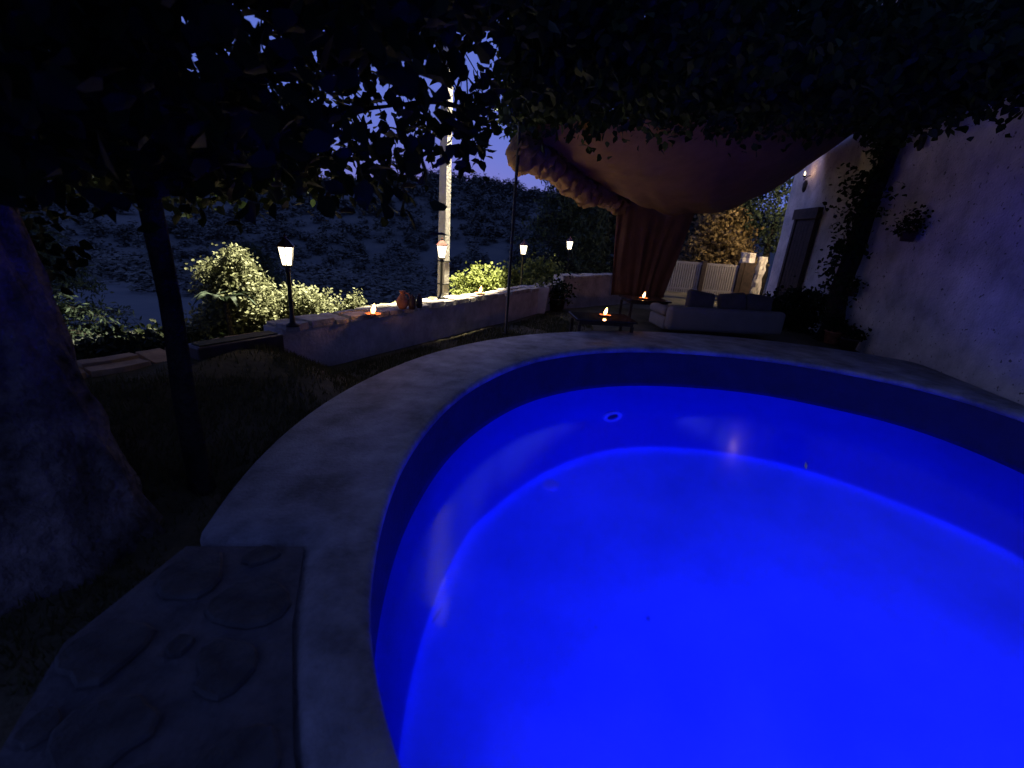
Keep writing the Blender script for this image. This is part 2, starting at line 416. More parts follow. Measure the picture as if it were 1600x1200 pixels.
# grass
pts = []
while len(pts) < 26000:
    x, y = random.uniform(-5.5, 1.6), random.uniform(1.2, 11.0)
    r = math.hypot(x - CX, y - CY)
    if r < 4.85 or beyond(x, y) > -.18: continue
    if mn.noise(Vector((x * 1.1, y * 1.1, 3))) < -.12 and random.random() < .8: continue
    pts.append((x, y, gz(x, y)))
P = np.array(pts); n = len(P); h = rng.uniform(.03, .075, n); a = rng.uniform(0, 6.28, n)
dx, dy = np.cos(a) * .006, np.sin(a) * .006
lean = rng.normal(size=(n, 2)) * .02
V = np.stack([P + np.stack([dx, dy, -.01 + 0 * dx], 1), P - np.stack([dx, dy, .01 + 0 * dx], 1), P + np.stack([lean[:, 0], lean[:, 1], h], 1)], 1).reshape(-1, 3)
gm = bpy.data.meshes.new('grass'); gm.from_pydata(V.tolist(), [], np.arange(3 * n).reshape(-1, 3).tolist()); gm.materials.append(m_grass)
tag(link(bpy.data.objects.new('grass', gm)), 'short dark grass growing between the pool coping and the low wall', 'grass', kind='stuff')
# hillside beyond the garden: a valley and the ridge across it
def ridge(x):
    return 14.5 + 4.5 * math.exp(-((x + 32) / 26) ** 2) + 1.0 * math.exp(-((x + 112) / 18) ** 2) - max(0, -x - 112) * .2 + 2.2 * mn.noise(Vector((x * .03, 4, 0)))
def hz(x, y):
    u = y + .25 * abs(x + 30) * .3
    if u < 70: z = -2.2 - 6.5 * max(0, (u - 12)) / 58
    else:
        k = min(1, (u - 70) / 135); s = k * k * (3 - 2 * k) * .55 + k * .45
        z = -8.7 + (ridge(x) + 8.7) * s
        if u > 205: z -= (u - 205) * .12
    d = beyond(x, y)
    return z + (.6 * mn.noise(Vector((x * .06, y * .06, 1))) + 1.6 * mn.noise(Vector((x * .018, y * .018, 7)))) * min(1, max(0, (u - 20) / 40))
hm = MB(); NXh, NYh = 110, 90
xs = [-420 + 840 * i / NXh for i in range(NXh + 1)]; ys = [-30 + 430 * (j / NYh) ** 1.35 for j in range(NYh + 1)]
def hz_low(x, y):
    z = hz(x, y)
    if y < 26 and -14 < x < 16: z = min(z, -2.6 if beyond(x, y) > 3 else -3.2)
    return z
hm.v = [(x, y, hz_low(x, y)) for y in ys for x in xs]
hm.f = [(j * (NXh + 1) + i, j * (NXh + 1) + i + 1, (j + 1) * (NXh + 1) + i + 1, (j + 1) * (NXh + 1) + i) for j in range(NYh) for i in range(NXh)]
tag(hm.build('hillside', m_hill, None, True), kind='structure')
# scrub on the far slope: one mass
cs = []
for i in range(3000):
    for _ in range(6):
        y = 28 + 180 * random.random() ** .8; x = random.uniform(-1.25, .45) * y - 5
        if mn.noise(Vector((x * .03, y * .03, 9))) > -.5: break
    s_ = random.uniform(.7, 1.7) * (1 + y / 260); hgt = random.uniform(.8, 1.6)
    n_ = 85; q = rng.normal(size=(n_, 3)); q /= np.linalg.norm(q, axis=1, keepdims=True)
    cs.append(q * np.array([s_, s_, s_ * hgt]) * .8 * rng.uniform(.5, 1, (n_, 1)) + np.array([x, y, hz(x, y) + s_ * .5]))
cs = np.concatenate(cs)
tag(leaf_obj('hillside_scrub', cs, rng.uniform(.3, .7, len(cs)) * (.6 + cs[:, 1] / 170), m_hillbush, simple=True, width=1.5, flat=.72), 'dark olive scrub covering the far hillside across the valley', 'scrub', kind='stuff')

# paved corner with set stones by the near coping
pav = MB(); zt = TOP - .02
arc = [outer_pt(R(d), -.03) for d in (196.2, 203, 210, 218, 226, 234, 242, 250)]
poly = [(p.x, p.y) for p in arc] + [(CX + 5.02 * math.cos(R(d)), CY + 5.02 * math.sin(R(d))) for d in (250, 242, 234, 226, 219, 212, 206, 201)] + [(CX + 4.78 * math.cos(R(195.0)), CY + 4.78 * math.sin(R(195.0)))]
nP = len(poly)
pav.add([(x, y, zt) for x, y in poly] + [(x * 1.0, y, -.02) for x, y in poly], [tuple(range(nP)), *[(i, nP + i, nP + (i + 1) % nP, (i + 1) % nP) for i in range(nP)]])
pavement = tag(pav.build('patio', m_mortar), kind='structure')
def pip(x, y):
    c = False; j = nP - 1
    for i in range(nP):
        (xi, yi), (xj, yj) = poly[i], poly[j]
        if (yi > y) != (yj > y) and x < (xj - xi) * (y - yi) / (yj - yi) + xi: c = not c
        j = i
    return c
stones = []
want = [(-1.07, 1.50), (-.98, 1.20), (-.76, .88), (-1.30, 1.30), (-1.27, 1.70), (-1.22, .95)]
tries = 0
while len(stones) < 90 and tries < 6000:
    tries += 1
    x, y = want.pop(0) if want else (random.uniform(-2.5, .8), random.uniform(-2.4, 1.9))
    r = random.uniform(.12, .17) if tries < 1500 else random.uniform(.05, .11)
    if not all(pip(x + r * 1.1 * math.cos(a), y + r * 1.1 * math.sin(a)) for a in (0, 1.05, 2.1, 3.14, 4.2, 5.2)): continue
    if any((x - a) ** 2 + (y - b) ** 2 < ((r + q) * 1.02) ** 2 for a, b, q in stones) : continue
    stones.append((x, y, r))
    n = 14; asp = random.uniform(.72, 1); ro = random.uniform(0, 3.1); mb = MB(); ring = []
    for k in range(n):
        t = 2 * math.pi * k / n; rr = r * (1 + .34 * mn.noise(Vector((math.cos(t) * 1.4 + x * 5, math.sin(t) + y * 5, 0))))
        ring.append(Vector((math.cos(t) * rr, math.sin(t) * rr * asp, 0)))
    v = [q + Vector((0, 0, -.02)) for q in ring] + [q * .99 + Vector((0, 0, .012)) for q in ring] + [q * .90 + Vector((0, 0, .022)) for q in ring]
    f = [(i * n + k, i * n + (k + 1) % n, (i + 1) * n + (k + 1) % n, (i + 1) * n + k) for i in range(2) for k in range(n)] + [tuple(2 * n + k for k in range(n))]
    mb.add(v, f); o = mb.build('paving_stone', m_pave, pavement); o.location = (x, y, zt); o.rotation_euler = (R(random.uniform(-1.5, 1.5)), R(random.uniform(-1.5, 1.5)), ro)

# ------------------------------------------------------------------ house
HA = math.atan2(1, .15)                            # wall runs along this heading
HD = Vector((.15, 1, 0)).normalized(); HN = Vector((-1, .15, 0)).normalized()   # HN looks into the garden
house = tag(empty('house', (house_x(8.0), 8.0, 0)), 'old whitewashed house with bare plaster wall rising beside the pool', 'house')
L0, L1 = -12.0, 6.6                                # along the wall, from the origin of the house
def hp(u, n_, z): return HD * u + HN * n_ + Vector((0, 0, z))
def hworld(u, n_, z): return Vector((house_x(8.0), 8.0, 0)) + hp(u, n_, z)
mb = MB()
def wf(a, b):
    u = L0 + (L1 - L0) * a; z = -.1 + 7.3 * b
    q = hp(u, 0, z); bump = .035 * mn.noise(Vector((u * .7, z * .7, 0))) + .012 * mn.noise(Vector((u * 3, z * 3, 5)))
    return q + HN * (bump - .05)
mb.grid(wf, 150, 60)
wall = mb.build('plaster_wall', m_plaster, house, True)
mb = MB(); v = [hp(L0, -.06, -.1), hp(L1, -.06, -.1), hp(L1, -6, -.1), hp(L0, -6, -.1), hp(L0, -.06, 7.2), hp(L1, -.06, 7.2), hp(L1, -6, 7.2), hp(L0, -6, 7.2)]
mb.add(v, [(1, 2, 6, 5), (2, 3, 7, 6), (3, 0, 4, 7), (4, 5, 6, 7), (0, 1, 5, 4)]); mb.build('masonry', m_plaster, house)
mb = MB(); mb.add([hp(L0, .22, 7.2), hp(L1 + .2, .22, 7.2), hp(L1 + .2, -6, 7.2), hp(L0, -6, 7.2), hp(L0, .22, 7.32), hp(L1 + .2, .22, 7.32), hp(L1 + .2, -6, 7.32), hp(L0, -6, 7.32)],
                  [(0, 1, 2, 3), (4, 5, 6, 7), (0, 1, 5, 4), (1, 2, 6, 5), (2, 3, 7, 6), (3, 0, 4, 7)]); mb.build('roof_slab', m_white, house)
# wooden door with a heavy lintel, set on the wall
def hbox(mb, u0, u1, n0, n1, z0, z1):
    v = [hp(u0, n0, z0), hp(u1, n0, z0), hp(u1, n1, z0), hp(u0, n1, z0), hp(u0, n0, z1), hp(u1, n0, z1), hp(u1, n1, z1), hp(u0, n1, z1)]
    return mb.add(v, [(3, 2, 1, 0), (4, 5, 6, 7), (0, 1, 5, 4), (1, 2, 6, 5), (2, 3, 7, 6), (3, 0, 4, 7)])
door = hbox(MB(), 4.35, 5.35, .0, .05, .05, 2.60).build('door', m_wood, house)
hbox(MB(), 4.12, 5.58, .0, .12, 2.60, 2.86).build('lintel', m_wood, door)
for u in (4.2, 5.36): hbox(MB(), u, u + .14, .0, .09, .05, 2.598).build('jamb', m_wood, door)
for k in range(5): hbox(MB(), 4.37 + k * .194, 4.37 + k * .194 + .18, .05, .068, .12, 2.54).build('plank', m_wood, door)
hb_ = MB().lathe([(.025, 0), (.03, .03), (.012, .05)], 10); hh = hb_.build('handle', m_iron, door); hh.location = hp(4.5, .07, 1.15); hh.rotation_euler = HN.to_track_quat('Z', 'Y').to_euler()

# wall lamps: a bracket with a tiny bright flame-shaped bulb
def wall_lamp(u, z, label, bright):
    p = hworld(u, .0, z); t = tag(empty('wall_lamp', p), label, 'wall lamp', 'small lamps on the house wall')
    mb = MB(); mb.tube([HN * -.02, HN * .05 + Vector((0, 0, -.02)), HN * .13 + Vector((0, 0, -.12)), HN * .13 + Vector((0, 0, -.05))], .012, 8); mb.build('bracket', m_iron, t)
    mb = MB(); mb.lathe([(.02, -.05), (.045, -.03), (.05, -.01)], 12, HN * .13); mb.lathe([(.02, -.42), (.05, -.36), (.06, -.2), (.03, -.12)], 10, HN * .06); mb.build('cup', m_iron, t, True)
    b = MB().tube([HN * .13 + Vector((0, 0, -.02)), HN * .13 + HD * .015 + Vector((0, 0, .05)), HN * .13 + HD * .05 + Vector((0, 0, .11))], [.016, .026, .004], 8).build('bulb', m_flame2 if bright else m_flame3, t, True)
    if bright: point('wall_lamp_light', HN * .16 + Vector((0, 0, .06)), CANDLE_W * 2.2, (1, .55, .28), .07, t)
    return t
wall_lamp(5.45, 3.72, 'small bright lamp high on the house wall just above the wooden door', True)
wall_lamp(.98, 4.04, 'faint small lamp high on the house wall right of the climbing vine trunk', False)

# ------------------------------------------------------------------ garden wall with cap stones
def wall_run(a, b, h, th, label, cap_out, capm=None):
    a, b = Vector(a), Vector(b); d = (b - a); Ln = d.length; d.normalize(); n = Vector((-d.y, d.x, 0))
    t = tag(empty('garden_wall', a), label, 'wall')
    mb = MB()
    prof = [(0, -.1), (0, h * .5), (0, h - .002), (th, h - .002), (th, -.5)]
    NU = max(8, int(Ln / .2))
    for i in range(NU + 1):
        u = Ln * i / NU
        for (q, z) in prof:
            k = .03 * mn.noise(Vector((u * .9 + a.x, z * 2, 3))) if q == 0 else 0
            mb.v.append(tuple(d * u + n * (q + k) + Vector((0, 0, z + (.025 * mn.noise(Vector((u * .8, 1, a.y))) if z > h * .9 else 0)))))
    m5 = len(prof)
    for i in range(NU):
        for k in range(m5 - 1): mb.f.append((i * m5 + k, i * m5 + k + 1, (i + 1) * m5 + k + 1, (i + 1) * m5 + k))
    mb.f.append(tuple(range(m5))); mb.f.append(tuple(NU * m5 + k for k in range(m5 - 1, -1, -1)))
    mb.build('wall_body', m_white, t, False)
    u = .02
    while u < Ln - .2:
        l = random.uniform(.22, .5); l = min(l, Ln - u); off = 0
        rows = [(-.04, th * .52), (th * .56, th + .03)] if random.random() < .6 else [(-.04, th + .03)]
        for q0, q1 in rows:
            jx = [random.uniform(-.035, .035) for _ in range(8)]; zt_ = h + .022 * mn.noise(Vector((u * .8, 1, a.y)))
            th_ = random.uniform(.025, .055)
            cs = [(u + .012 + jx[0] * .4, q0 + abs(jx[1])), (u + l * .5, q0 + jx[2] * .6), (u + l - .012 + jx[3] * .4, q0 + abs(jx[4])), (u + l - .02, q1 + jx[5] * .7), (u + l * .45, q1 + jx[6]), (u + .02, q1 + jx[7] * .7)]
            tilt = random.uniform(-.012, .012)
            v = [d * cu + n * cq + Vector((0, 0, zt_ - .03)) for cu, cq in cs] + [d * (cu * .96 + .04 * (u + l / 2)) + n * (cq * .94 + .06 * (q0 + q1) / 2) + Vector((0, 0, zt_ + th_ + (tilt if k < 3 else -tilt))) for k, (cu, cq) in enumerate(cs)]
            s_ = MB().add(v, [tuple(range(6, 12)), *[(k, (k + 1) % 6, 6 + (k + 1) % 6, 6 + k) for k in range(6)]]); s_.build('cap_stone', capm or m_stone, t)
        u += l
    return t
WE = W0 + WD * 7.2
wall_run(W0 - WD * 2.6, W0 - WD * .12, .43, .36, 'near end of the low wall, lower, its caps tinted with lantern glow, passing behind the two trunks', True, m_cap_lit)
wall_run(W0 - WD * .1, WE, .555, .36, 'long low whitewashed garden wall capped with rough stone slabs', True)
wall_run(WE + Vector((.1, .1, 0)), Vector((4.4, 14.2, 0)), .78, .34, 'short higher whitewashed wall turning off at the far corner of the garden', True)
# dark bench block at the near end of the wall
bt = tag(empty('stone_trough', W0 - WD * .26 - WN * .30, math.atan2(WD.y, WD.x)), 'low dark stone trough at the near end of the low wall', 'trough')
mb = MB(); mb.box(-.85, 0, .02, .26, .0, .585); mb.build('body', m_jar, bt, bevel=.015)
mb = MB(); mb.box(-.81, -.04, .06, .22, .575, .597); mb.build('soil', m_lawn, bt)

# ------------------------------------------------------------------ lanterns
def lantern(z_base, label, loc, hpost, s=1.0, group='lit garden lanterns along the low wall'):
    t = tag(empty('garden_lantern', loc, random.uniform(0, 1)), label, 'lantern', group)
    zb = hpost
    MB().lathe([(.075, 0), (.075, .02), (.035, .04), (.026, .10), (.022, .14), (.022, zb - .07), (.032, zb - .06), (.032, zb - .045), (.022, zb - .03), (.05 * s, zb)], 14).build('post', m_iron, t, True)
    n = 6; g0, g1 = .052 * s, .082 * s; H = .20 * s
    gl = MB().lathe([(g0, zb + .012), (g1, zb + H)], n).build('glass', m_glass, t)
    fr = MB()
    for k in range(n):
        a = 2 * math.pi * k / n
        fr.tube([(g0 * 1.04 * math.cos(a), g0 * 1.04 * math.sin(a), zb), (g1 * 1.04 * math.cos(a), g1 * 1.04 * math.sin(a), zb + H)], .0045, 5)
    fr.lathe([(g0 * 1.0, zb - .012), (g0 * 1.18, zb - .005), (g0 * 1.18, zb + .008), (g0 * .9, zb + .012)], n)
    fr.build('frame', m_iron, t)
    MB().lathe([(g1 * 1.12, zb + H), (g1 * 1.22, zb + H + .012), (g1 * .85, zb + H + .045), (g1 * .35, zb + H + .085), (.012, zb + H + .10), (.018, zb + H + .115), (.004, zb + H + .14)], n).build('cap', m_cap_red, t)
    point('lantern_light', (0, 0, zb + H * .55), LANTERN_W, (1, .78, .48), .03, t)
    return t
m_cap_red = mat('lantern_cap', (.10, .03, .02), .5, .2, 10)  # the lamp's red glow is put into the cap colour
zc = .60
lantern(zc, 'lit lantern at the near end of the low wall beside the pale bushes', on_z(458, 512, .57) + Vector((0, 0, .02)), .68)
lantern(zc, 'lit lantern on a black post right in front of the tall utility pole', on_z(689, 468, .57) + Vector((0, 0, .02)), .68)
l3 = on_y(818, 390, 10.75); lantern(zc, 'lit lantern behind the far end of the low wall beside the thin awning pole', (l3.x, l3.y, -.1), l3.z + .1 - .11)
l4 = on_y(890, 383, 12.3); lantern(zc, 'farthest lit lantern, on the tallest black post before the dark conifer', (l4.x, l4.y, 0.0), l4.z - .11)

# ------------------------------------------------------------------ candles in bowls
def candle(loc, label, lit=1.0, s=1.5):
    t = tag(empty('candle_bowl', loc), label, 'candle', 'small candles burning in shallow bowls')
    MB().lathe([(.03 * s, 0), (.055 * s, .008), (.075 * s, .028), (.071 * s, .028), (.05 * s, .014), (.002, .012)], 16).build('bowl', m_terra, t, True)
    MB().lathe([(.024 * s, .010), (.024 * s, .034), (.004, .032)], 12).build('wax', m_wax, t, True)
    f = MB(); f.lathe([(.004, .030), (.017 * s, .052), (.022 * s, .080), (.012 * s, .125), (.001, .165)], 10)
    f.v = [(x + .18 * max(0, z - .05), y, z) for x, y, z in f.v]; f.build('flame', m_flame, t, True)
    point('candle_light', (0, 0, .09), CANDLE_W * lit, (1, .42, .12), .02, t)
    return t
c1 = on_z(583, 493, .60); c2 = on_z(750, 460, .60)
candle(c1, 'candle burning on the low wall, nearer one, left of the clay jug', 3.0)
candle(c2, 'candle burning on the low wall right of the utility pole', 2.5)
T1 = Vector((1.56, 8.22, 0)); T2 = Vector((2.95, 10.65, 0))
def table(loc, rz, sx, sy, h, label):
    t = tag(empty('low_table', loc, rz), label, 'table', 'low dark outdoor tables')
    MB().box(-sx, sx, -sy, sy, h - .035, h).build('table_top', m_table, t, bevel=.006)
    MB().box(-sx + .06, sx - .06, -sy + .06, sy - .06, h - .10, h - .037).build('apron', m_wood, t)
    for a in (-1, 1):
        for b in (-1, 1): MB().box(a * (sx - .07) - .025, a * (sx - .07) + .025, b * (sy - .07) - .025, b * (sy - .07) + .025, 0, h - .101).build('leg', m_wood, t)
    return t
H1, H2 = .42, .50
table(T1, .1, .55, .38, H1, 'low dark glossy table near the pool with a burning candle mirrored in its top')
table(T2, .15, .5, .38, H2, 'low dark table farther back before the hanging red curtain')
ca = on_z(945, 494, H1); cb = on_z(1005, 467, H2)
candle(Vector((ca.x, ca.y, H1)), 'candle burning on the nearer low table, closest to the pool edge', 3.5)
candle(Vector((cb.x, cb.y, H2)), 'candle burning on the farther low table by the red curtain', 4)

# clay jug and two dark jars on the wall
def on_wall(px, py, z=.60): p = on_z(px, py, z); return p
j = tag(empty('clay_jug', on_wall(629, 482), .4), 'orange clay jug lit by the candle beside it on the low wall', 'jug')
mb = MB().lathe([(.05, 0), (.085, .05), (.095, .11), (.06, .17), (.035, .20), (.035, .24), (.05, .26)], 16); mb.build('body', m_terra, j, True)
MB().tube([(.03, 0, .23), (.09, 0, .22), (.11, 0, .16), (.088, 0, .11)], .012, 8).build('handle', m_terra, j, True)
for i, px in enumerate((644, 655)):
    o = tag(empty('clay_jar', on_wall(px, 483 - i * 2)), ['dark clay jar on the low wall right next to the orange jug', 'smaller dark clay jar on the low wall, nearest the utility pole'][i], 'jar')
    k = 1 - .12 * i
    MB().lathe([(.045 * k, 0), (.06 * k, .06), (.055 * k, .14), (.032 * k, .165), (.04 * k, .185), (.03 * k, .186)], 14).build('body', m_jar, o, True)
    MB().lathe([(.028 * k, .187), (.034 * k, .195), (.012 * k, .206), (.012 * k, .222)], 12).build('lid', m_jar, o, True)

# ------------------------------------------------------------------ utility pole with street lamp above the picture
pw = on_y(692, 468, 9.3); PB = Vector((pw.x, pw.y, -.4))
up = tag(empty('utility_pole', PB), 'tall pale concrete utility pole behind the low wall, brightly lit down one side', 'utility pole')
rot = Matrix.Rotation(R(62), 4, 'Z')
mb = MB(); b0, b1, HH = .088, .065, 11.2
v = [rot @ Vector((a * b, c * b, z)) for b, z in ((b0, 0), (b1, HH)) for a, c in ((-1, -1), (1, -1), (1, 1), (-1, 1))]
mb.add(v, [(0, 1, 5, 4), (1, 2, 6, 5), (2, 3, 7, 6), (3, 0, 4, 7), (4, 5, 6, 7)]); mb.build('shaft', m_concrete, up, bevel=.012)
for z in (1.05, 1.5): MB().lathe([(.132, z), (.132, z + .02), (.128, z + .021)], 4, rot=R(62 + 45)).build('band', m_iron, up)
arm = Vector((.66, .58, 0))
MB().tube([Vector((0, 0, 10.2)), arm * .5 + Vector((0, 0, 10.55)), arm * 1.5 + Vector((0, 0, 10.7))], .03, 8).build('lamp_arm', m_iron, up, True)
hd = MB().lathe([(.05, .12), (.13, .06), (.16, 0), (.14, -.01)], 14).build('lamp_head', m_iron, up, True); hd.location = arm * 1.6 + Vector((0, 0, 10.65))
MB().lathe([(.12, -.012), (.10, -.05), (.01, -.07)], 14).build('bulb', glowmat('street_bulb', (1, .9, .6), 8, .3), hd, True)
ls = bpy.data.lights.new('street_light', 'SPOT'); ls.energy = STREET_W; ls.color = (1, .89, .62); ls.spot_size = R(54); ls.spot_blend = .15; ls.shadow_soft_size = .1
lso = link(bpy.data.objects.new('street_light', ls)); lso.location = PB + arm * 1.6 + Vector((0, 0, 10.52)); lso.rotation_euler = (WN * .42 - WD * .22 + Vector((0, 0, -1))).to_track_quat('-Z', 'Y').to_euler()

# ------------------------------------------------------------------ awning pole, awning, rolled side curtain, drape
ap = on_z(790, 522, 0); A = Vector((ap.x, ap.y, 3.38))
pl_ = tag(empty('awning_pole', (ap.x, ap.y, 0)), 'thin black pole holding up the near corner of the awning', 'pole')
MB().lathe([(.07, 0), (.07, .015), (.026, .02), (.026, 3.36), (.035, 3.37), (.035, 3.42), (.005, 3.44)], 12).build('shaft', m_iron, pl_, True)
MB().tube([(0, 0, 3.28), (.05, .04, 3.33), (.03, .03, 3.40)], .012, 6).build('hook', m_iron, pl_, True)
B = on_y(975, 300, 12.4); C = hworld(5.0, .02, 4.25); D = hworld(.4, .02, 4.9)
aw = MB()
def awf(a, b):
    # a: along the depth (near -> far), b: from the garden side to the house
    p = (A * (1 - a) + B * a) * (1 - b) + (D * (1 - a) + C * a) * b
    hang = .16 + .55 * math.sin(math.pi * min(1, a * .72)) + .25 * a * a
    sag = (4 * b * (1 - b)) ** .9 * hang * 1.12 + .16 * math.sin(math.pi * a) * (1 - b)
    crease = .05 * mn.noise(Vector((a * 3, b * 5, 0))) + .03 * mn.noise(Vector((a * 2 + b * 7, b * 2 - a * 9, 4))) + .014 * mn.noise(Vector((a * 22, b * 6, 9))) + .05 * mn.noise(Vector((a * 1.5, b * 16, 2))) * (.4 + a)
    return p - Vector((0, 0, sag + crease * min(1, 6 * b, 6 * (1 - b)) + .06 * abs(math.sin(b * 19)) * (1 if a > .985 else 0)))
aw.grid(awf, 70, 110)
awn = tag(aw.build('awning', m_fabric, None, True), 'big dull red cloth awning sagging from the black pole to the house', 'awning')
s = awn.modifiers.new('cloth', 'SOLIDIFY'); s.thickness = .006
# rolled curtain tied along the garden edge of the awning
rc = MB(); pts = []; rad = []
N = 110
for i in range(N + 1):
    a = i / N; p = awf(a, 0.0); ph = a * 5.5 + .38 + .35 * mn.noise(Vector((a * 4.1, 2, 8))); bul = abs(math.sin(ph * math.pi)) ** .7 * (.75 + .5 * mn.noise(Vector((a * 6, 7, 1))))
    r = (.15 + .17 * bul) * (1 - .15 * a) * (min(1, .35 + i / 5) if i < 5 else 1) * (min(1, .4 + (N - i) / 5) if i > N - 5 else 1)
    pts.append(p + Vector((-.02, 0, -.13 - .19 * bul * (1 - .3 * a)))); rad.append(r)
rc.tube(pts, rad, 28, True, .42, 3)
tag(rc.build('rolled_curtain', m_fabric, None, True), 'lumpy rolled up red side curtain tied along the edge of the awning', 'curtain')
dr_ = MB()
def drf(a, b):
    # b: top to bottom
    x0, x1 = B.x - .15, B.x + 1.95; xb0, xb1 = B.x + .05, B.x + 1.5
    x = (x0 + (x1 - x0) * a) * (1 - b) + (xb0 + (xb1 - xb0) * a) * b
    zt = awf(1, 0).z * (1 - a) + awf(1, .46).z * a + .03
    z = zt * (1 - b) + .30 * b
    return Vector((x, 12.45 + .12 * a + .05 * math.sin(a * 40 + 9 * mn.noise(Vector((a * 2.5, b * .5, 3))) + 1.3 * math.sin(b * 3)) * (.25 + .6 * b) * (.6 + .8 * mn.noise(Vector((a * 5, 1, b)))) + .06 * mn.noise(Vector((a * 4, b * 1.2, 6))) + .03 * mn.noise(Vector((a * 8, b * 3, 0))), z))
dr_.grid(drf, 120, 20)
drp = tag(dr_.build('hanging_curtain', m_curtain, None, True), 'dark red curtain hanging from the far edge of the awning behind the tables', 'curtain')
drp.modifiers.new('cloth', 'SOLIDIFY').thickness = .005

# ------------------------------------------------------------------ sofa, pots, gate, pillars
sf = tag(empty('garden_sofa', (4.2, 9.15, 0), R(8)), 'white covered garden sofa seen from behind just past the pool edge', 'sofa')
def soft(x0, x1, y0, y1, z0, z1, name, m, r=.08, parent=None):
    mb = MB().box(x0, x1, y0, y1, z0, z1); o = mb.build(name, m, parent, True); b = o.modifiers.new('bevel', 'BEVEL'); b.width = r; b.segments = 4
    return o
soft(-1.22, 1.30, -.12, .12, .12, .60, 'backrest', m_linen, .09, sf)
soft(-1.22, 1.30, .10, .85, .10, .36, 'seat_base', m_linen, .05, sf)
for x in (-.62, .66): soft(x - .6, x + .6, .16, .88, .365, .50, 'seat_cushion', m_cush, .05, sf)
soft(-1.26, -1.02, .13, .85, .365, .54, 'armrest', m_linen, .08, sf); soft(1.10, 1.34, .13, .85, .365, .54, 'armrest', m_linen, .08, sf)
for i, (x, a) in enumerate(((-.45, 8), (.25, -6), (.85, 5))):
    o = soft(-.30, .30, -.07, .07, -.2, .2, 'cushion', m_cush, .06, None); o.location = sf.matrix_world @ Vector((0, 0, 0)); 
    o.location = Vector((4.2, 9.15, 0)) + Matrix.Rotation(R(8), 3, 'Z') @ Vector((x, .25, .69)); o.rotation_euler = (R(-14), R(a), R(8))
    tag(o, ['dark grey cushion leaning on the left end of the white sofa', 'dark grey cushion in the middle of the white sofa', 'dark grey cushion on the right end of the white sofa'][i], 'cushion')

def pot(loc, r, h, m, name, label, cat, leafm, nl, lr, lz, ll, square=False):
    t = tag(empty(name, loc, .3), label, cat)
    n = 4 if square else 16
    MB().lathe([(r * .8, 0), (r, h * .9), (r * 1.08, h * .9), (r * 1.08, h), (r * .9, h), (r * .88, h - .03), (.01, h - .03)], n, rot=R(45)).build('pot', m, t, not square)
    c = rng.normal(size=(nl, 3)) * np.array([lr, lr, lz]) * .5 + np.array([0, 0, h + lz * .6]); c[:, 2] = np.maximum(c[:, 2], h * .8)
    leaf_obj('foliage', c, rng.uniform(.6, 1.1, nl) * ll, leafm, t, droop=-.1)
    st_ = MB()
    for k in range(4): a = random.uniform(0, 6.28); st_.tube([(0, 0, h - .05), (math.cos(a) * lr * .3, math.sin(a) * lr * .3, h + lz)], .008, 5)
    st_.build('stem', m_bark, t)
    return t
p0 = on_z(838, 490, 0); pot(Vector((p0.x + .05, 10.55, 0)), .21, .60, m_pot, 'planter', 'tall square white planter at the far corner of the low wall', 'planter', m_shrub, 60, .18, .14, .09, True)
pot(Vector((.95, 11.0, 0)), .20, .30, m_jar, 'planter', 'dark round potted shrub beside the square white planter', 'planter', m_leaf, 420, .34, .30, .09)
hw = hworld(1.35, .30, 0.02); pot(hw, .17, .26, m_terra, 'potted_plant', 'small leafy plant in a clay pot at the wall foot beside the vine', 'potted plant', m_leaf, 200, .22, .2, .09)
hw = hworld(.75, .28, 0.02); pot(hw, .15, .24, m_jar, 'potted_plant', 'leafy plant in a dark pot at the wall foot, nearest the pool edge', 'potted plant', m_leaf, 170, .2, .16, .09)
hw = hworld(1.55, .12, 1.0); t = pot(hw, .10, .16, m_jar, 'wall_pot', 'small dark pot of leaves fixed low on the house wall beside the vine', 'wall pot', m_leaf, 110, .16, .12, .07)
hw = hworld(.35, .13, 2.10); t = pot(hw, .12, .16, m_jar, 'wall_pot', 'bushy dark pot hanging on the bare house wall right of the vine', 'wall pot', m_leaf, 260, .32, .22, .08)
# dark shrub at the foot of the wall by the door
def shrub(loc, label, n, sx, sy, sz, ll, m, name='shrub', trunk=True, cat='bush', group=None, droop=-.1, per=14, spread=.09, simple=False, conic=0):
    t = tag(empty(name, loc), label, cat, group)
    k = max(1, n // per); c = rng.normal(size=(k, 3)); c /= np.linalg.norm(c, axis=1, keepdims=True) + 1e-9
    c *= rng.uniform(.35, 1, (k, 1)) ** .5; c = c * np.array([sx, sy, sz * .5]) + np.array([0, 0, sz * .5])
    if conic: f = 1 - conic * np.clip(c[:, 2:3] / sz, 0, 1); c[:, :2] *= f
    c[:, :2] *= (1 + .35 * np.sin(c[:, 2:3] * 7 + c[:, 0:1] * 5)) * .85
    C_ = clump(c, per, spread); C_[:, 2] = np.maximum(C_[:, 2], .02)
    leaf_obj('foliage', C_, rng.uniform(.6, 1.15, len(C_)) * ll, m, t, droop=droop, simple=simple)
    sm = MB()
    for q in range(7):
        e = c[random.randrange(k)]; sm.tube([(e[0] * .15, e[1] * .15, -.1), (e[0] * .5, e[1] * .5, e[2] * .55), tuple(e)], [.022, .014, .005], 5)
    sm.build('branches', m_bark, t); return t
shrub(hworld(2.7, .55, 0), 'dark leafy shrub at the foot of the house wall between sofa and vine', 2400, .75, .45, .95, .10, m_leaf)

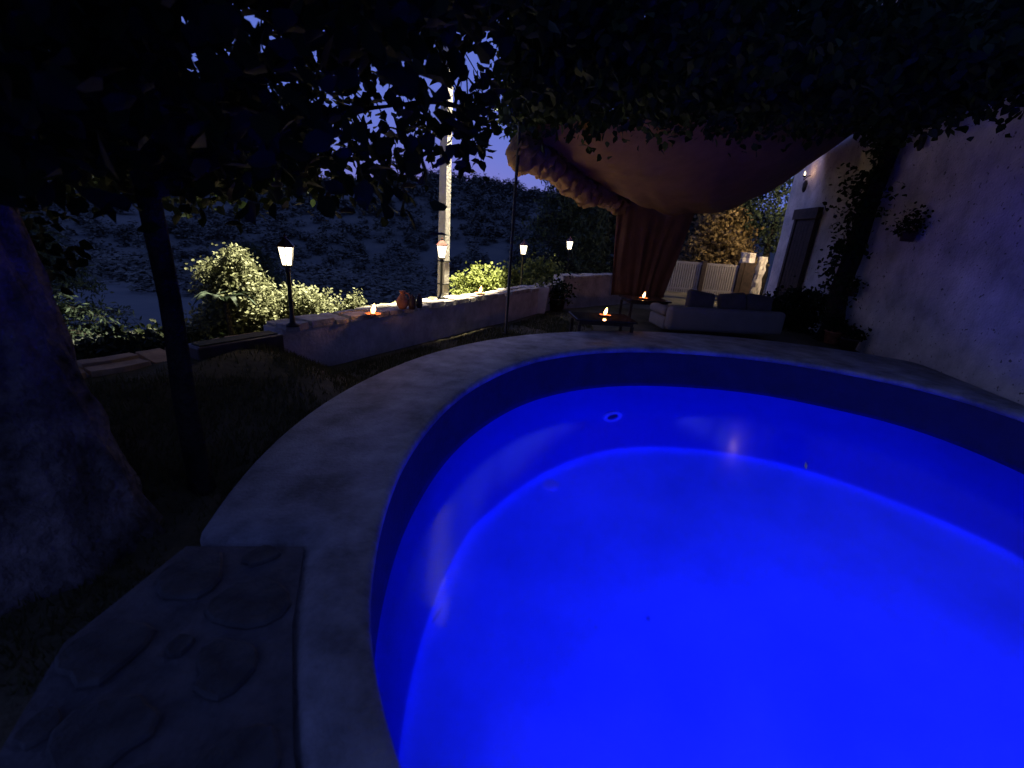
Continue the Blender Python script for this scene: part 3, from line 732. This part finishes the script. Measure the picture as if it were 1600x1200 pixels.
# gate between the curtain and the house corner
ga, gb = on_y(1036, 452, 15.3), on_y(1150, 455, 15.3)
gt = tag(empty('garden_gate', (ga.x, 15.3, 0)), 'double leaf gate of thin pale bars between dark posts at the far end', 'gate')
gw = gb.x - ga.x
for k in range(2):
    x0 = .08 + k * gw / 2; x1 = x0 + gw / 2 - .14
    MB().box(x0, x1, -.02, .02, 1.13, 1.19).build('rail', m_gate, gt); MB().box(x0, x1, -.02, .02, .30, .36).build('rail', m_gate, gt)
    nb = 15
    for q in range(nb):
        xx = x0 + (x1 - x0) * q / (nb - 1)
        MB().box(xx - .022, xx + .022, -.021 - .003, .024, .20, 1.20).build('bar', m_gate, gt)
for q in range(3):
    x = [0, gw / 2, gw][q] - .02
    MB().box(x - .07, x + .07, -.07, .07, -.1, 1.25 + .03 * (q == 2)).build('post', m_wood, gt)
MB().box(gw + .08, gw + .42, -.05, .09, -.1, 1.30).build('end_post', m_wood, gt)
# lit whitewashed pillars by the house corner
for i, (px, r, h, lab) in enumerate(((1162, .22, 1.6, 'rough whitewashed stone pillar lit from behind next to the gate'), (1186, .14, 1.5, 'narrow lit stone pillar against the house corner'))):
    p = on_y(px, 430, 15.9 + .3 * i); o = MB().tube([(0, 0, z) for z in np.linspace(-.1, h, 12)], r, 14, True, .5, i * 5).build('stone_pillar', m_white, None); o.location = (p.x, p.y, 0)
    tag(o, lab, 'pillar')
# lamp round the corner of the house
pc = tag(empty('porch_lamp', hworld(L1 + .02, -.55, 3.1)), 'porch lamp on the end wall of the house lighting the shrub behind the gate', 'wall lamp')
MB().tube([(0, -.03, .1), HD * .1 + Vector((0, 0, .12)), HD * .16 + Vector((0, 0, .04))], .012, 6).build('bracket', m_iron, pc)
q = MB().lathe([(.03, .08), (.07, 0), (.05, -.01)], 12).build('shade', m_iron, pc); q.location = HD * .16
q = MB().lathe([(.035, -.01), (.03, -.06), (.003, -.075)], 10).build('bulb', glowmat('porch_bulb', (1, .8, .5), 8, .4), pc); q.location = HD * .16
point('porch_light', HD * .18 + Vector((0, 0, -.04)), PORCH_W, (1, .74, .42), .03, pc)

# ------------------------------------------------------------------ plants beyond the wall
def P_(x, y): return Vector((x, y, gz(x, y)))
shrub(P_(-4.1, 6.5), 'tall pale silver green bush lit behind the low wall, tallest of them', 15000, .70, .55, 1.62, .06, m_silver, per=26, spread=.075, conic=.35)
shrub(P_(-3.35, 6.85), 'pale silver green bush behind the nearest lantern post', 11000, .74, .45, 1.02, .058, m_silver, per=26, spread=.07, conic=.2)
shrub(P_(-2.62, 7.1), 'small pale bush at the right end of the lit silvery bushes', 3600, .32, .3, .85, .055, m_silver, per=22, spread=.06, conic=.5)
shrub(P_(-4.35, 6.0), 'low grey green bush between the tree trunk and the pale bushes', 3000, .42, .4, .6, .055, m_silver, per=22, spread=.08)
shrub(P_(-4.6, 5.3), 'small pale flowering plant behind the low wall, just left of the thin trunk', 420, .2, .18, .75, .05, m_silver, name='plant', cat='plant')
shrub(P_(-4.75, 4.75), 'lowest pale plant at the far left beside the old trunk', 420, .2, .18, .7, .05, m_silver, name='plant', cat='plant')
shrub(P_(-4.45, 5.0), 'added layer of dark leaves dimming the lit ground behind the near end of the low wall', 15000, 1.25, 1.35, .50, .085, m_leaf, name='dimming_cover', cat='plant')  # dark leaves added to hide the brightly lit ground
# small palm in the pale bush
pt = tag(empty('small_palm', P_(-3.95, 6.0)), 'small dark palm with arching fronds in front of the tallest pale bush', 'palm')
MB().tube([(0, 0, -.1), (.02, 0, .5), (0, 0, .95)], [.04, .035, .03], 8).build('trunk', m_bark, pt)
for k in range(9):
    a = k * .7; fm = MB(); prev = None
    for q in range(7):
        u = q / 6; c = Vector((math.cos(a) * .42 * u, math.sin(a) * .42 * u, .95 + .20 * math.sin(u * 2.6) - .12 * u)); wv = Vector((-math.sin(a), math.cos(a), -.25)) * .05 * math.sin(math.pi * min(1, u * .9 + .1))
        fm.v += [tuple(c + wv), tuple(c), tuple(c - wv + Vector((0, 0, -.0)))]
    for q in range(6): fm.f += [(3 * q, 3 * q + 1, 3 * q + 4, 3 * q + 3), (3 * q + 1, 3 * q + 2, 3 * q + 5, 3 * q + 4)]
    fm.build('frond', m_conifer, pt)
shrub(P_(-.95, 11.2), 'yellow green bush behind the low wall just right of the utility pole', 3600, .75, .55, 1.15, .10, m_shrub, per=20, spread=.09)
shrub(P_(-.15, 11.6), 'yellow green bush behind the thin awning pole', 3000, .62, .5, 1.10, .10, m_shrub, per=20, spread=.09)
shrub(P_(.55, 12.3), 'loose green bush below the two farthest lanterns', 2400, .7, .5, 1.25, .11, m_shrub, per=14, spread=.13)
shrub(Vector((7.3, 17.6, -.1)), 'yellowish shrub lit by the porch lamp behind the gate', 6500, 1.6, .9, 3.4, .15, m_tan, per=18, spread=.16, conic=.3)
ol = tag(empty('olive_tree', (9.3, 17.9, -.1)), 'dark rounded olive tree rising between the gate and the house corner', 'tree')
MB().tube([(0, 0, -.2), (.05, 0, .9), (-.05, .05, 1.9), (0, 0, 3.0)], [.16, .12, .10, .05], 10, True, .3, 1).build('trunk', m_bark, ol, True)
cs = rng.normal(size=(330, 3)); cs /= np.linalg.norm(cs, axis=1, keepdims=True); cs *= rng.uniform(.3, 1, (330, 1)) ** .4; cs = cs * np.array([1.75, 1.2, 1.75]) + np.array([0, 0, 3.6])
leaf_obj('crown', clump(cs, 22, .16), rng.uniform(.10, .18, 330 * 22), m_conifer, ol, droop=.2, width=.7)
# dark conifer beyond the far end
def conifer(loc, h, r, label):
    t = tag(empty('conifer_tree', loc), label, 'tree')
    MB().tube([(0, 0, -1), (.05, 0, h * .5), (0, 0, h)], [.16, .10, .02], 8).build('trunk', m_bark, t)
    C_ = []; bm_ = MB()
    for k in range(150):
        z = h * (.12 + .86 * random.random() ** 1.0); rr = r * (1 - (z / h) ** 1.6 * .85) * random.uniform(.7, 1.12); a = random.uniform(0, 6.28)
        e = Vector((math.cos(a) * rr, math.sin(a) * rr, z - .12 * rr + .25 * random.random())); bm_.tube([(0, 0, z), e * .5 + Vector((0, 0, z * .5 + .1)), e], [.03, .018, .006], 4)
        for q in range(15):
            u = .25 + .75 * q / 14; C_.append(Vector((0, 0, z)) * (1 - u) + e * u + Vector((0, 0, .1 * math.sin(u * 3))))
    bm_.build('branches', m_bark, t)
    leaf_obj('crown', clump([tuple(c) for c in C_], 7, .11), rng.uniform(.13, .26, len(C_) * 7), m_conifer, t, droop=.1, width=.45, simple=True)
conifer(Vector((1.9, 18.2, -.6)), 5.6, 2.35, 'dark spreading conifer behind the two farthest lanterns')
conifer(Vector((3.6, 20.5, -.6)), 6.0, 2.2, 'dark conifer behind the red curtain, right of the other')
conifer(Vector((8.2, 21.5, -.6)), 6.6, 2.6, 'tall dark conifer rising behind the lit yellowish shrub')
conifer(Vector((-15.5, 14.0, -3.4)), 4.4, 2.8, 'dim bluish tree at the far left behind the old trunk')
conifer(Vector((-11.5, 19.5, -3.6)), 3.8, 2.4, 'dim bluish tree behind the thin trunk on the left')

# ------------------------------------------------------------------ trees over the camera side
def tree_limbs(t, limbs, m):
    mb = MB()
    for pts, r0, r1 in limbs:
        k = len(pts); mb.tube(pts, [r0 + (r1 - r0) * i / (k - 1) for i in range(k)], 9, True, .18, random.random() * 9)
    return mb.build('branches', m, t, True)
mt = tag(empty('mulberry_tree', (-2.07, 2.62, 0)), 'slim dark tree left of the pool whose leafy crown covers the top left', 'tree')
MB().tube([(0, 0, -.1), (.0, 0, .1), (-.01, .01, .7), (.015, 0, 1.3), (-.01, 0, 1.9), (.05, .05, 2.4), (.1, .1, 3.0)], [.10, .075, .062, .058, .056, .055, .04], 14, True, .25, 2).build('trunk', m_bark, mt, True)
tree_limbs(mt, [([(0, 0, 1.9), (.5, .8, 2.45), (1.2, 1.9, 2.85), (1.6, 3.0, 3.0)], .06, .012), ([(0, 0, 2.0), (-.7, .9, 2.5), (-1.6, 1.8, 2.8)], .055, .012), ([(0, 0, 2.2), (-.5, -.6, 2.8), (-1.2, -.9, 3.3)], .05, .012),
                ([(.05, .05, 2.4), (.6, .3, 3.1), (1.3, .9, 3.7)], .05, .01), ([(.1, .1, 2.8), (.0, .9, 3.4), (.3, 2.0, 4.0)], .045, .01)], m_bark)
def crown_ok(x, y, z):
    """world point inside the mulberry crown: a low ragged dome"""
    low = 2.08 - .10 * max(0, min(1, -x - 3.5)) + .13 * mn.noise(Vector((x * .9, y * .9, 0))) + .02 * (y - 3)
    if z < low: return False
    zz = 1.85 + (z - 1.85) * 4 / y
    right = (-.52 - .36 * max(0, min(1, (3.05 - zz) / .22))) * (y / 4.0) + .09 * mn.noise(Vector((y, z * 2, 5)))
    if zz < 3.0 and x > right - 1.2 and mn.noise(Vector((x * 1.6, y * 1.6, z * 1.6))) < random.uniform(0, .4): return False
    if x > right: return False
    return ((x + 3.4) / 3.9) ** 2 + ((y - 3.9) / 2.6) ** 2 + ((z - 2.4) / 2.5) ** 2 < 1
cs = []
while len(cs) < 1250:
    x, y, z = random.uniform(-7.2, .3), random.uniform(1.5, 6.6), random.uniform(1.95, 4.8)
    if not crown_ok(x, y, z): continue
    f = mn.noise(Vector((x * .9, y * .9, z * .9 + 2)))
    if f < -.02 and random.random() < .85 and z > 2.45: continue
    cs.append((x + 2.07, y - 2.62, z))
k = 0
while k < 210:
    x, y, z = random.uniform(-2.2, .1), random.uniform(3.2, 6.4), random.uniform(2.9, 4.9)
    if (z - 1.85) / y < .36 or x > -.02 * y or mn.noise(Vector((x * 2.2, y * .8, z * 2.2))) < .02: continue
    cs.append((x + 2.07, y - 2.62, z)); k += 1
C_ = clump(cs, 22, .16)
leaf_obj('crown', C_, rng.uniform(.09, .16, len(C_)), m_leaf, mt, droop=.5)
# separate leaves on the sprays that hang at the right edge against the sky
pro = None
cnt = 0
sp = []
for k in range(34):
    y = random.uniform(3.6, 5.4); px = random.choice((random.uniform(560, 672), random.uniform(712, 762), random.uniform(712, 762))); py = random.uniform(130, 262) if px > 640 else random.uniform(225, 285)
    sp.append(on_y(px, py, y)); continue
    px = random.uniform(560, 765); py = random.uniform(120, 268) if px > 640 else random.uniform(225, 285)
    sp.append(on_y(px, py, y))
tw = MB()
for c in sp:
    c = c - Vector((-2.07, 2.62, 0)); q = c + Vector((random.uniform(-.25, .02), random.uniform(-.1, .1), random.uniform(.15, .4)))
    tw.tube([q, c + Vector((0, 0, .05)), c - Vector((random.uniform(-.06, .06), 0, .12))], [.006, .004, .002], 4)
    for j_ in range(8):
        if pro is None:
            me = leaf_mesh('leaf', np.zeros((1, 3)), np.array([1.0]), m_leaf, droop=0.0)
            pro = me
        o = link(bpy.data.objects.new('leaf', pro), mt)
        o.location = c + Vector((random.gauss(0, .05), random.gauss(0, .05), random.uniform(-.14, .16))); s_ = random.uniform(.08, .135); o.scale = (s_, s_, s_)
        o.rotation_euler = (random.uniform(0, 6.28), random.uniform(0, 6.28), random.uniform(0, 6.28)); cnt += 1
tag(tw.build('twigs', m_bark, mt), kind='stuff')

ot = tag(empty('old_tree', (-2.72, 2.02, 0)), 'thick gnarled old trunk at the left edge, faintly lit blue by the pool', 'tree')
zs = np.linspace(-.1, 3.3, 46)
rr = np.interp(zs, [-.1, .05, .25, .5, .8, 1.1, 1.4, 1.7, 2.1, 2.6, 3.3], [.70, .62, .53, .46, .42, .40, .385, .36, .34, .32, .26])
tk = MB(); tk.tube([(-.008 * z * z + .03 * mn.noise(Vector((0, 3, z * 1.5))), 0, z) for z in zs], list(rr), 56, True, 0)
def gnarl(p):
    q = Vector(p); c = Vector((-.008 * q.z * q.z, 0, q.z)); d = q - c; t = math.atan2(d.y, d.x)
    k = 1 + .20 * mn.noise(Vector((math.cos(t) * 2.2, math.sin(t) * 2.2, q.z * .8))) + .13 * mn.noise(Vector((math.cos(t) * 6, math.sin(t) * 6, q.z * 1.1 + 4))) + .06 * mn.noise(Vector((math.cos(t) * 13, math.sin(t) * 13, q.z * 5)))
    return tuple(c + d * k)
tk.v = [gnarl(p) for p in tk.v]; tk.build('trunk', m_bark_old, ot, True)
tree_limbs(ot, [([(-.1, 0, 2.3), (-.8, .3, 3.0), (-1.6, .8, 3.7)], .2, .04), ([(-.1, 0, 2.6), (.2, .6, 3.2), (.5, 1.2, 4.0)], .18, .03), ([(-.2, 0, 3.0), (-.3, -.8, 3.8)], .16, .04)], m_bark_old)
cs = []
while len(cs) < 900:
    x, y, z = random.uniform(-5.2, 3.6), random.uniform(-4.6, 1.9), random.uniform(2.7, 4.9)
    if (x + .8) ** 2 / 19 + (y + 1.4) ** 2 / 10.5 + (z - 3.7) ** 2 / 1.5 < 1: cs.append((x + 2.72, y - 2.02, z))
leaf_obj('crown', clump(cs, 16, .2), rng.uniform(.12, .19, 900 * 16), m_leaf, ot, droop=.4)  # crown spread out of view overhead, added to shade coping and paving
# suckers and leaves low on the old trunk (left edge)
cs = [(random.uniform(-1.3, -.55), random.uniform(-.1, 1.3), random.uniform(.9, 2.4)) for _ in range(130)]
leaf_obj('side_shoots', clump(cs, 12, .12), rng.uniform(.06, .11, 130 * 12), m_leaf, ot, droop=.3)

# climbing vine on the house and its canopy spread over the awning
VB = hworld(1.75, .22, 0); vt = tag(empty('climbing_vine', VB), 'old vine climbing the house wall and spreading dark leaves over the awning', 'vine')
MB().tube([(0, 0, -.1), (.02, .0, .4), (-.02, .05, 1.1), (.03, .02, 1.9), (.0, .0, 2.8), (.05, -.1, 3.7), (.0, -.3, 4.6)], [.24, .19, .17, .155, .15, .13, .08], 14, True, .4, 8).build('trunk', m_bark, vt, True)
MB().tube([(.1, .18, -.1), (.02, .15, .8), (.10, .1, 1.7), (.0, .12, 2.6), (.1, .05, 3.6)], [.08, .07, .06, .055, .04], 10, True, .4, 3).build('side_stem', m_bark, vt, True)
tree_limbs(vt, [([(0, -.2, 4.2), (-1.6, -1.0, 4.5), (-3.6, -1.6, 4.4), (-5.6, -2.0, 4.2)], .06, .015), ([(0, -.3, 4.5), (-1.0, -2.0, 4.7), (-2.5, -3.2, 4.6)], .05, .012), ([(0, 0, 4.0), (-2.0, 1.0, 4.4), (-4.0, 1.0, 4.3)], .05, .012)], m_bark)
cs = []
while len(cs) < 95:
    z = random.uniform(.5, 4.2); a = random.gauss(0, .20 + .05 * z); b = abs(random.gauss(0, .16))
    if z < 1.6 and random.random() < .7: continue
    q = HD * a + HN * b * 1.2; cs.append((q.x, q.y, z))
leaf_obj('climbing_leaves', clump(cs, 16, .09), rng.uniform(.07, .12, 95 * 16), m_vine, vt, droop=.5)
cs = []
while len(cs) < 1550:
    x, y = random.uniform(-.3, 7.0), random.uniform(4.6, 9.3)
    if x > house_x(y) - .25: continue
    # lower skin of the canopy follows a slope up towards the house and the camera
    low = 3.30 + .085 * (x) + .05 * (y - 5) + .12 * mn.noise(Vector((x, y, 2)))
    if y < 5.4: low += (5.4 - y) * .3
    z = low + .95 * random.random() ** 1.3
    if y < 6.2 and 1.2 < x < 4.6 and random.random() < .55: continue
    if mn.noise(Vector((x * .8, y * .8, z))) < -.28 and random.random() < .7: continue
    cs.append((x - VB.x, y - VB.y, z))
C_ = clump(cs, 20, .16)
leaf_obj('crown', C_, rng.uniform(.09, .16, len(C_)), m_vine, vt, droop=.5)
